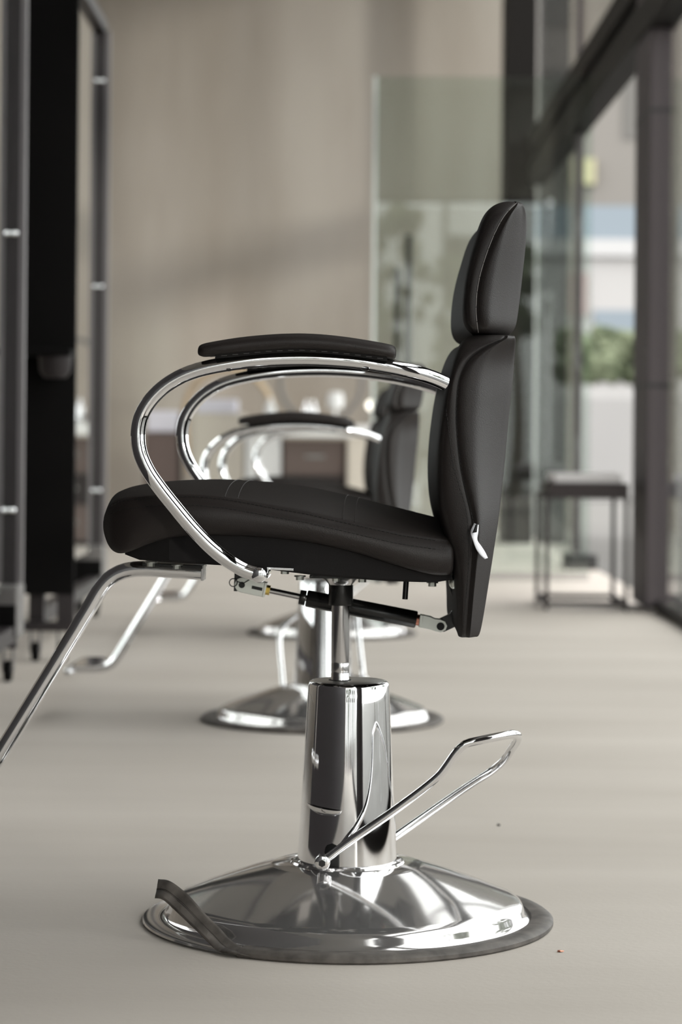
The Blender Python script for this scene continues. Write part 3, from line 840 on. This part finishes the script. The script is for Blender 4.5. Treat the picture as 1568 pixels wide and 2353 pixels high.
obj('back_bracket', prism(new(), hb_, Y_S - 0.006, Y_S + 0.006), 'black_paint', chair, smooth=False, bevel=0.0008)
hx, hz = (0.1586, 0.536)
obj('hinge_cap', blob(new(), (hx, -0.16, hz), 0.0095, 3, 0, (0.8, 1, 1.1)), 'zinc', chair)
tl = [(0.0881, -0.1, 0.5343), (0.0864, -0.1, 0.5053)]
obj('tilt_lever', rod(new(), tl[0], tl[1], 0.0042, 12), 'black_paint', chair)

UPPER = ('collar', 'seat_flange', 'seat', 'backrest', 'headrest', 'armrest', 'footrest', 'bolt', 'gas_strut', 'front_hanger', 'back_bracket', 'hinge_cap', 'tilt_lever', 'piston')
TORN = ('rubber_strip', 'care_tag', 'tag_print', 'rubber_rim')

def copy_chair(src, loc, rotz, label, drop, lever_turn, head):
    r = src.copy()
    C.objects.link(r)
    r.location = loc
    r.rotation_euler = (0, 0, rotz)
    r['label'] = label
    for ch in list(src.children):
        kind = ch.name.split('.')[0]
        c = ch.copy()
        C.objects.link(c)
        c.parent = r
        if kind in UPPER:
            c.location = (0, 0, -drop)
        if kind in ('pump_lever', 'column', 'base'):
            c.rotation_euler = (0, 0, lever_turn)
        if kind == 'headrest':
            zb = hd[0][0][1]
            c.scale = (1, 1, head)
            c.location = (0, 0, -drop + zb * (1 - head))
        for g_ in list(ch.children):
            gk = g_.name.split('.')[0]
            if gk in TORN:
                continue
            d_ = g_.copy()
            C.objects.link(d_)
            d_.parent = c
        if kind == 'base':
            d_ = rim_full.copy()
            C.objects.link(d_)
            d_.parent = c
    return r

rim_full = obj('rubber_rim', lathe(new(), rp_ + [rp_[0]], seg=120), 'rubber', None)
copy_chair(chair, (-0.042, 6.38, 0), -0.02, 'blurred black styling chair second in the row, seen just behind the sharp one', 0.085, math.radians(96), 0.62)
copy_chair(chair, (-0.027, 9.15, 0), 0.03, 'heavily blurred black styling chair, farthest in the row', 0.085, math.radians(20), 0.62)
bpy.data.objects.remove(rim_full)

# ================================================================== MIRROR STATIONS
def station(label, y_far, first=None):
    if first:
        r = first.copy()
        C.objects.link(r)
        r.location = (-1.0, y_far, 0)
        r['label'] = label
        for ch in list(first.children):
            c = ch.copy()
            C.objects.link(c)
            c.parent = r
            for g_ in list(ch.children):
                d_ = g_.copy()
                C.objects.link(d_)
                d_.parent = c
        return r
    r = thing('mirror_station', label, 'mirror', (-1.0, y_far, 0), 0, 'mobile mirror stations on the left')
    L_ = -1.9
    for y in (0, L_):
        obj('post', bx(-0.026, 0.026, y - 0.026, y + 0.026, 0.12 if y else 0.10, 2.44), 'station', r, smooth=False, bevel=0.003)
    for y in (0, L_):
        obj('edge_strip', bx(0.026, 0.042, y - 0.02, y + 0.02, 0.30, 2.40), 'strip', r, smooth=False)
    obj('top_rail', bx(-0.026, 0.026, L_ + 0.026, -0.026, 2.39, 2.44), 'station', r, smooth=False, bevel=0.003)
    obj('bottom_rail', bx(-0.026, 0.026, L_ + 0.026, -0.026, 0.12, 0.17), 'station', r, smooth=False, bevel=0.003)
    obj('mirror_pane', bx(-0.004, 0.004, L_ + 0.03, -0.03, 0.28, 2.34), 'mirror', r, smooth=False)
    for y in (0, L_):
        for z in (0.518, 1.35, 2.19):
            g = new()
            s = -1 if y == 0 else 1
            for x in (-0.015, 0.015):
                blob(g, (x, y - 0.034 if y == 0 else y - 0.034, z), 0.011, 2, 0)
            rod(g, (-0.015, y + s * 0.03, z), (0.015, y + s * 0.03, z), 0.008, 12)
            obj('mirror_clip', g, 'chrome', r)
    sp_ = obj('side_panel', bx(-0.045, 0.126, L_ - 0.06, L_ - 0.03, 0.22, 2.6), 'station_panel', r, smooth=False, bevel=0.002)
    sh = obj('tool_shelf', bx(-0.05, 0.13, L_ - 0.24, L_ - 0.06, 1.0, 1.022), 'station_panel', r, smooth=False, bevel=0.006)
    obj('tool_tray', lathe(new(), [(0, 0.93), (0.035, 0.93), (0.05, 0.95), (0.055, 1.0), (0.048, 1.0), (0.0, 0.955)], 0.07, L_ - 0.15, 32), 'station', sh)
    obj('leg', bx(0.072, 0.128, L_ - 0.06, L_ - 0.02, 0.13, 0.22), 'station', r, smooth=False)
    obj('foot_rail', bx(-0.05, 0.128, L_ - 0.07, L_ - 0.01, 0.10, 0.13), 'station', r, smooth=False, bevel=0.003)
    obj('foot_box', bx(-0.10, 0.036, -0.06, 0.10, 0.13, 0.295), 'grey_box', r, smooth=False, bevel=0.01)
    obj('foot_box_panel', bx(-0.09, 0.03, -0.066, -0.058, 0.14, 0.235), 'station_panel', r, smooth=False)
    for x, y in ((0.0, 0.0), (0.0, L_ - 0.04), (0.09, L_ - 0.04), (-0.07, 0.05)):
        cs = obj('caster', rod(new(), (x - 0.012, y, 0.032), (x + 0.012, y, 0.032), 0.032, 24, 0.004), 'station_panel', r)
        g = new()
        box(g, x - 0.018, x - 0.013, y - 0.016, y + 0.016, 0.03, 0.105)
        box(g, x + 0.013, x + 0.018, y - 0.016, y + 0.016, 0.03, 0.105)
        box(g, x - 0.018, x + 0.018, y - 0.016, y + 0.016, 0.1, 0.112)
        obj('caster_fork', g, 'grey_box', cs, smooth=False)
    return r

s3 = station('black framed mirror station with wide dark side panel and small shelf, the farther one', 9.9)
station('nearer black framed mirror station, cut off by the left edge of the picture', 7.3, s3)

# ================================================================== SIDE TABLE AND FLOOR THINGS
t = thing('side_table', 'low black metal side table standing against the window column', 'table', (0.89, 10.5, 0))
for x in (0.0, 0.345):
    for y in (0.0, 0.5):
        obj('leg', bx(x, x + 0.018, y, y + 0.018, 0.0, 0.50), 'black_metal', t, smooth=False, bevel=0.002)
obj('table_top', bx(0.02, 0.363, 0.0, 0.518, 0.495, 0.552), 'black_metal', t, smooth=False, bevel=0.003)
obj('top_frame', box(bx(-0.002, 0.365, -0.002, 0.52, 0.487, 0.497), -0.002, 0.02, -0.002, 0.52, 0.497, 0.502), 'black_metal', t, smooth=False)
g = new()
box(g, 0.0, 0.363, 0.0, 0.018, 0.02, 0.04)
box(g, 0.0, 0.363, 0.5, 0.518, 0.02, 0.04)
box(g, 0.0, 0.018, 0.018, 0.5, 0.02, 0.04)
box(g, 0.345, 0.363, 0.018, 0.5, 0.02, 0.04)
obj('bottom_frame', g, 'black_metal', t, smooth=False)
t = obj('flat_box', bx(0.93, 1.225, 10.53, 10.93, 0.552, 0.592), 'paper', smooth=False, bevel=0.008)
tag(t, 'pale grey flat box lying on the black side table', 'box')
t = obj('black_box', bx(1.285, 1.46, 13.7, 13.98, 0.0, 0.085), 'black_hole', smooth=False, bevel=0.006)
tag(t, 'small black box on the floor behind the side table', 'box')

t = thing('upright_stand', 'thin black stand with two uneven upright poles behind the glass partition', 'stand', (0.383, 14.0, 0))
obj('pole', rod(new(), (0, 0, 0.02), (0, 0, 1.915), 0.019, 16), 'black_metal', t)
obj('pole', rod(new(), (-0.062, 0.03, 0.02), (-0.062, 0.03, 1.725), 0.019, 16), 'black_metal', t)
obj('foot', bx(-0.22, 0.16, -0.15, 0.18, 0, 0.025), 'black_metal', t, smooth=False, bevel=0.004)

# ================================================================== RECEPTION
YD = 16.0
t = thing('reception_desk', 'white reception desk with thick top at the back of the room', 'desk', (0, YD, 0))
obj('desk_top', bx(-0.64, 0.27, 0, 0.7, 0.74, 0.82), 'white', t, smooth=False, bevel=0.005)
obj('side_panel', bx(-0.63, -0.40, 0.02, 0.68, 0, 0.74), 'white', t, smooth=False)
obj('side_panel', bx(0.05, 0.265, 0.02, 0.68, 0, 0.74), 'beige', t, smooth=False)
t = thing('drawer_unit', 'dark drawer unit tucked under the white reception desk', 'drawers', (-0.39, YD + 0.12, 0))
obj('body', bx(0, 0.43, 0.02, 0.5, 0.03, 0.72), 'brown', t, smooth=False)
for k in range(3):
    dr = obj('drawer', bx(0.01, 0.42, 0, 0.022, 0.05 + k * 0.225, 0.255 + k * 0.225), 'black_metal' if k == 1 else 'brown', t, smooth=False)
    obj('handle', bx(0.15, 0.28, -0.02, 0.0, 0.15 + k * 0.225, 0.165 + k * 0.225), 'steel', dr, smooth=False)
obj('plinth', bx(0.01, 0.42, 0.05, 0.48, 0, 0.03), 'black_metal', t, smooth=False)
t = thing('low_cabinet', 'beige low cabinet joined to the left of the reception desk', 'cabinet', (-1.0, YD, 0))
obj('body', bx(0, 0.355, 0, 0.5, 0, 0.89), 'beige', t, smooth=False, bevel=0.004)
obj('door', bx(0.02, 0.335, -0.015, 0, 0.06, 0.87), 'beige', t, smooth=False, bevel=0.003)
t = obj('storage_box', bx(-0.965, -0.695, YD + 0.06, YD + 0.4, 0.89, 0.985), 'lavender', smooth=False, bevel=0.01)
tag(t, 'pale lavender box lying on the beige low cabinet', 'box')
t = thing('side_cabinet', 'dark brown side cabinet left of the beige low cabinet', 'cabinet', (-1.30, YD, 0))
obj('body', bx(0, 0.22, 0, 0.5, 0, 0.76), 'brown', t, smooth=False, bevel=0.004)
obj('door', bx(0.01, 0.21, -0.015, 0, 0.05, 0.74), 'brown', t, smooth=False)
t = obj('printer', bx(-1.29, -1.09, YD + 0.03, YD + 0.42, 0.76, 0.905), 'lavender', smooth=False, bevel=0.015)
tag(t, 'pale lavender block standing on the dark brown side cabinet', 'printer')
g = lathe(new(), [(0, 0.82), (0.04, 0.82), (0.042, 0.835), (0.012, 0.845), (0.012, 0.93), (0.05, 0.935), (0.058, 0.98), (0.045, 1.04), (0.0, 1.045)], -0.04, YD + 0.3, 32)
tag(obj('table_lamp', g, 'white'), 'white rounded lamp on the reception desk, right of the clear bottles', 'lamp')
g = lathe(new(), [(0, 0.82), (0.035, 0.82), (0.038, 0.86), (0.036, 0.94), (0.015, 0.965), (0.015, 1.0), (0, 1.0)], -0.48, YD + 0.3, 24)
tag(obj('bottle', g, 'white'), 'white bottle at the left end of the reception desk', 'bottle')
for k, x in enumerate((-0.235, -0.185)):
    g = lathe(new(), [(0, 0.82), (0.022, 0.82), (0.024, 0.84), (0.024, 0.93), (0.01, 0.95), (0.01, 0.985), (0, 0.985)], x, YD + 0.28, 24)
    tag(obj('bottle', g, 'chrome'), ('left' if k == 0 else 'right') + ' one of two shiny bottles in the middle of the reception desk', 'bottle', 'shiny bottles on the desk')
t = thing('globe_lamp', 'small glowing globe lamp at the right end of the reception desk', 'lamp', (0.205, YD + 0.3, 0.82))
obj('globe', blob(new(), (0, 0, 0.135), 0.034, 3, 0), 'lamp', t)
obj('stem', lathe(new(), [(0, 0), (0.03, 0), (0.03, 0.008), (0.007, 0.012), (0.007, 0.105), (0, 0.105)], 0, 0, 20), 'steel', t)
t = thing('round_mirror', 'round dark framed mirror standing on the reception desk', 'mirror', (-0.142, YD + 0.5, 1.115))
g = new()
n_ = 64
rr = [[None] * 10 for _ in range(n_)]
for i in range(n_):
    a = 2 * math.pi * i / n_
    for j in range(10):
        b = 2 * math.pi * j / 10
        R = 0.278 + 0.017 * math.cos(b)
        rr[i][j] = g.verts.new((R * math.cos(a), 0.015 * math.sin(b), R * math.sin(a)))
for i in range(n_):
    for j in range(10):
        g.faces.new((rr[i][j], rr[(i + 1) % n_][j], rr[(i + 1) % n_][(j + 1) % 10], rr[i][(j + 1) % 10]))
obj('frame', g, 'grey_box', t)
obj('foot', bx(-0.1, 0.1, -0.06, 0.06, -0.295, -0.275), 'grey_box', t, smooth=False)
t = thing('wooden_chair', 'light wood chair with round arched back behind the beige cabinet', 'chair', (-0.8, YD + 1.1, 0))
arc = [(-0.31 * math.cos(s), 0.0, 0.9 + 0.31 * math.sin(s)) for s in np.linspace(0, math.pi, 25)]
obj('back_hoop', tube(new(), [(-0.27, 0, 0.46)] + arc + [(0.27, 0, 0.46)], 0.022, 14), 'wood', t)
obj('seat', lathe(new(), [(0, 0.44), (0.25, 0.44), (0.27, 0.455), (0.25, 0.475), (0, 0.475)], 0, -0.02, 40), 'wood', t)
for x in (-0.2, 0.2):
    for y in (-0.2, 0.14):
        obj('leg', rod(new(), (x * 1.1, y * 1.1, 0), (x * 0.85, y * 0.85, 0.44), 0.016, 12), 'wood', t)

# small litter on the floor
g = blob(new(), (0, 0, 0.0015), 0.0016, 2, 0.3, (3.0, 1.4, 1.0))
tag(obj('wood_chip', g, 'copper', loc=(0.327, 3.53, 0)), 'tiny reddish brown chip on the floor, right of the chair base', 'debris')
g = blob(new(), (0, 0, 0.002), 0.0025, 2, 0.3, (1.3, 1.3, 0.8))
tag(obj('dirt_crumb', g, 'black_hole', loc=(0.311, 4.67, 0)), 'tiny dark crumb on the floor beyond the pump lever', 'debris')
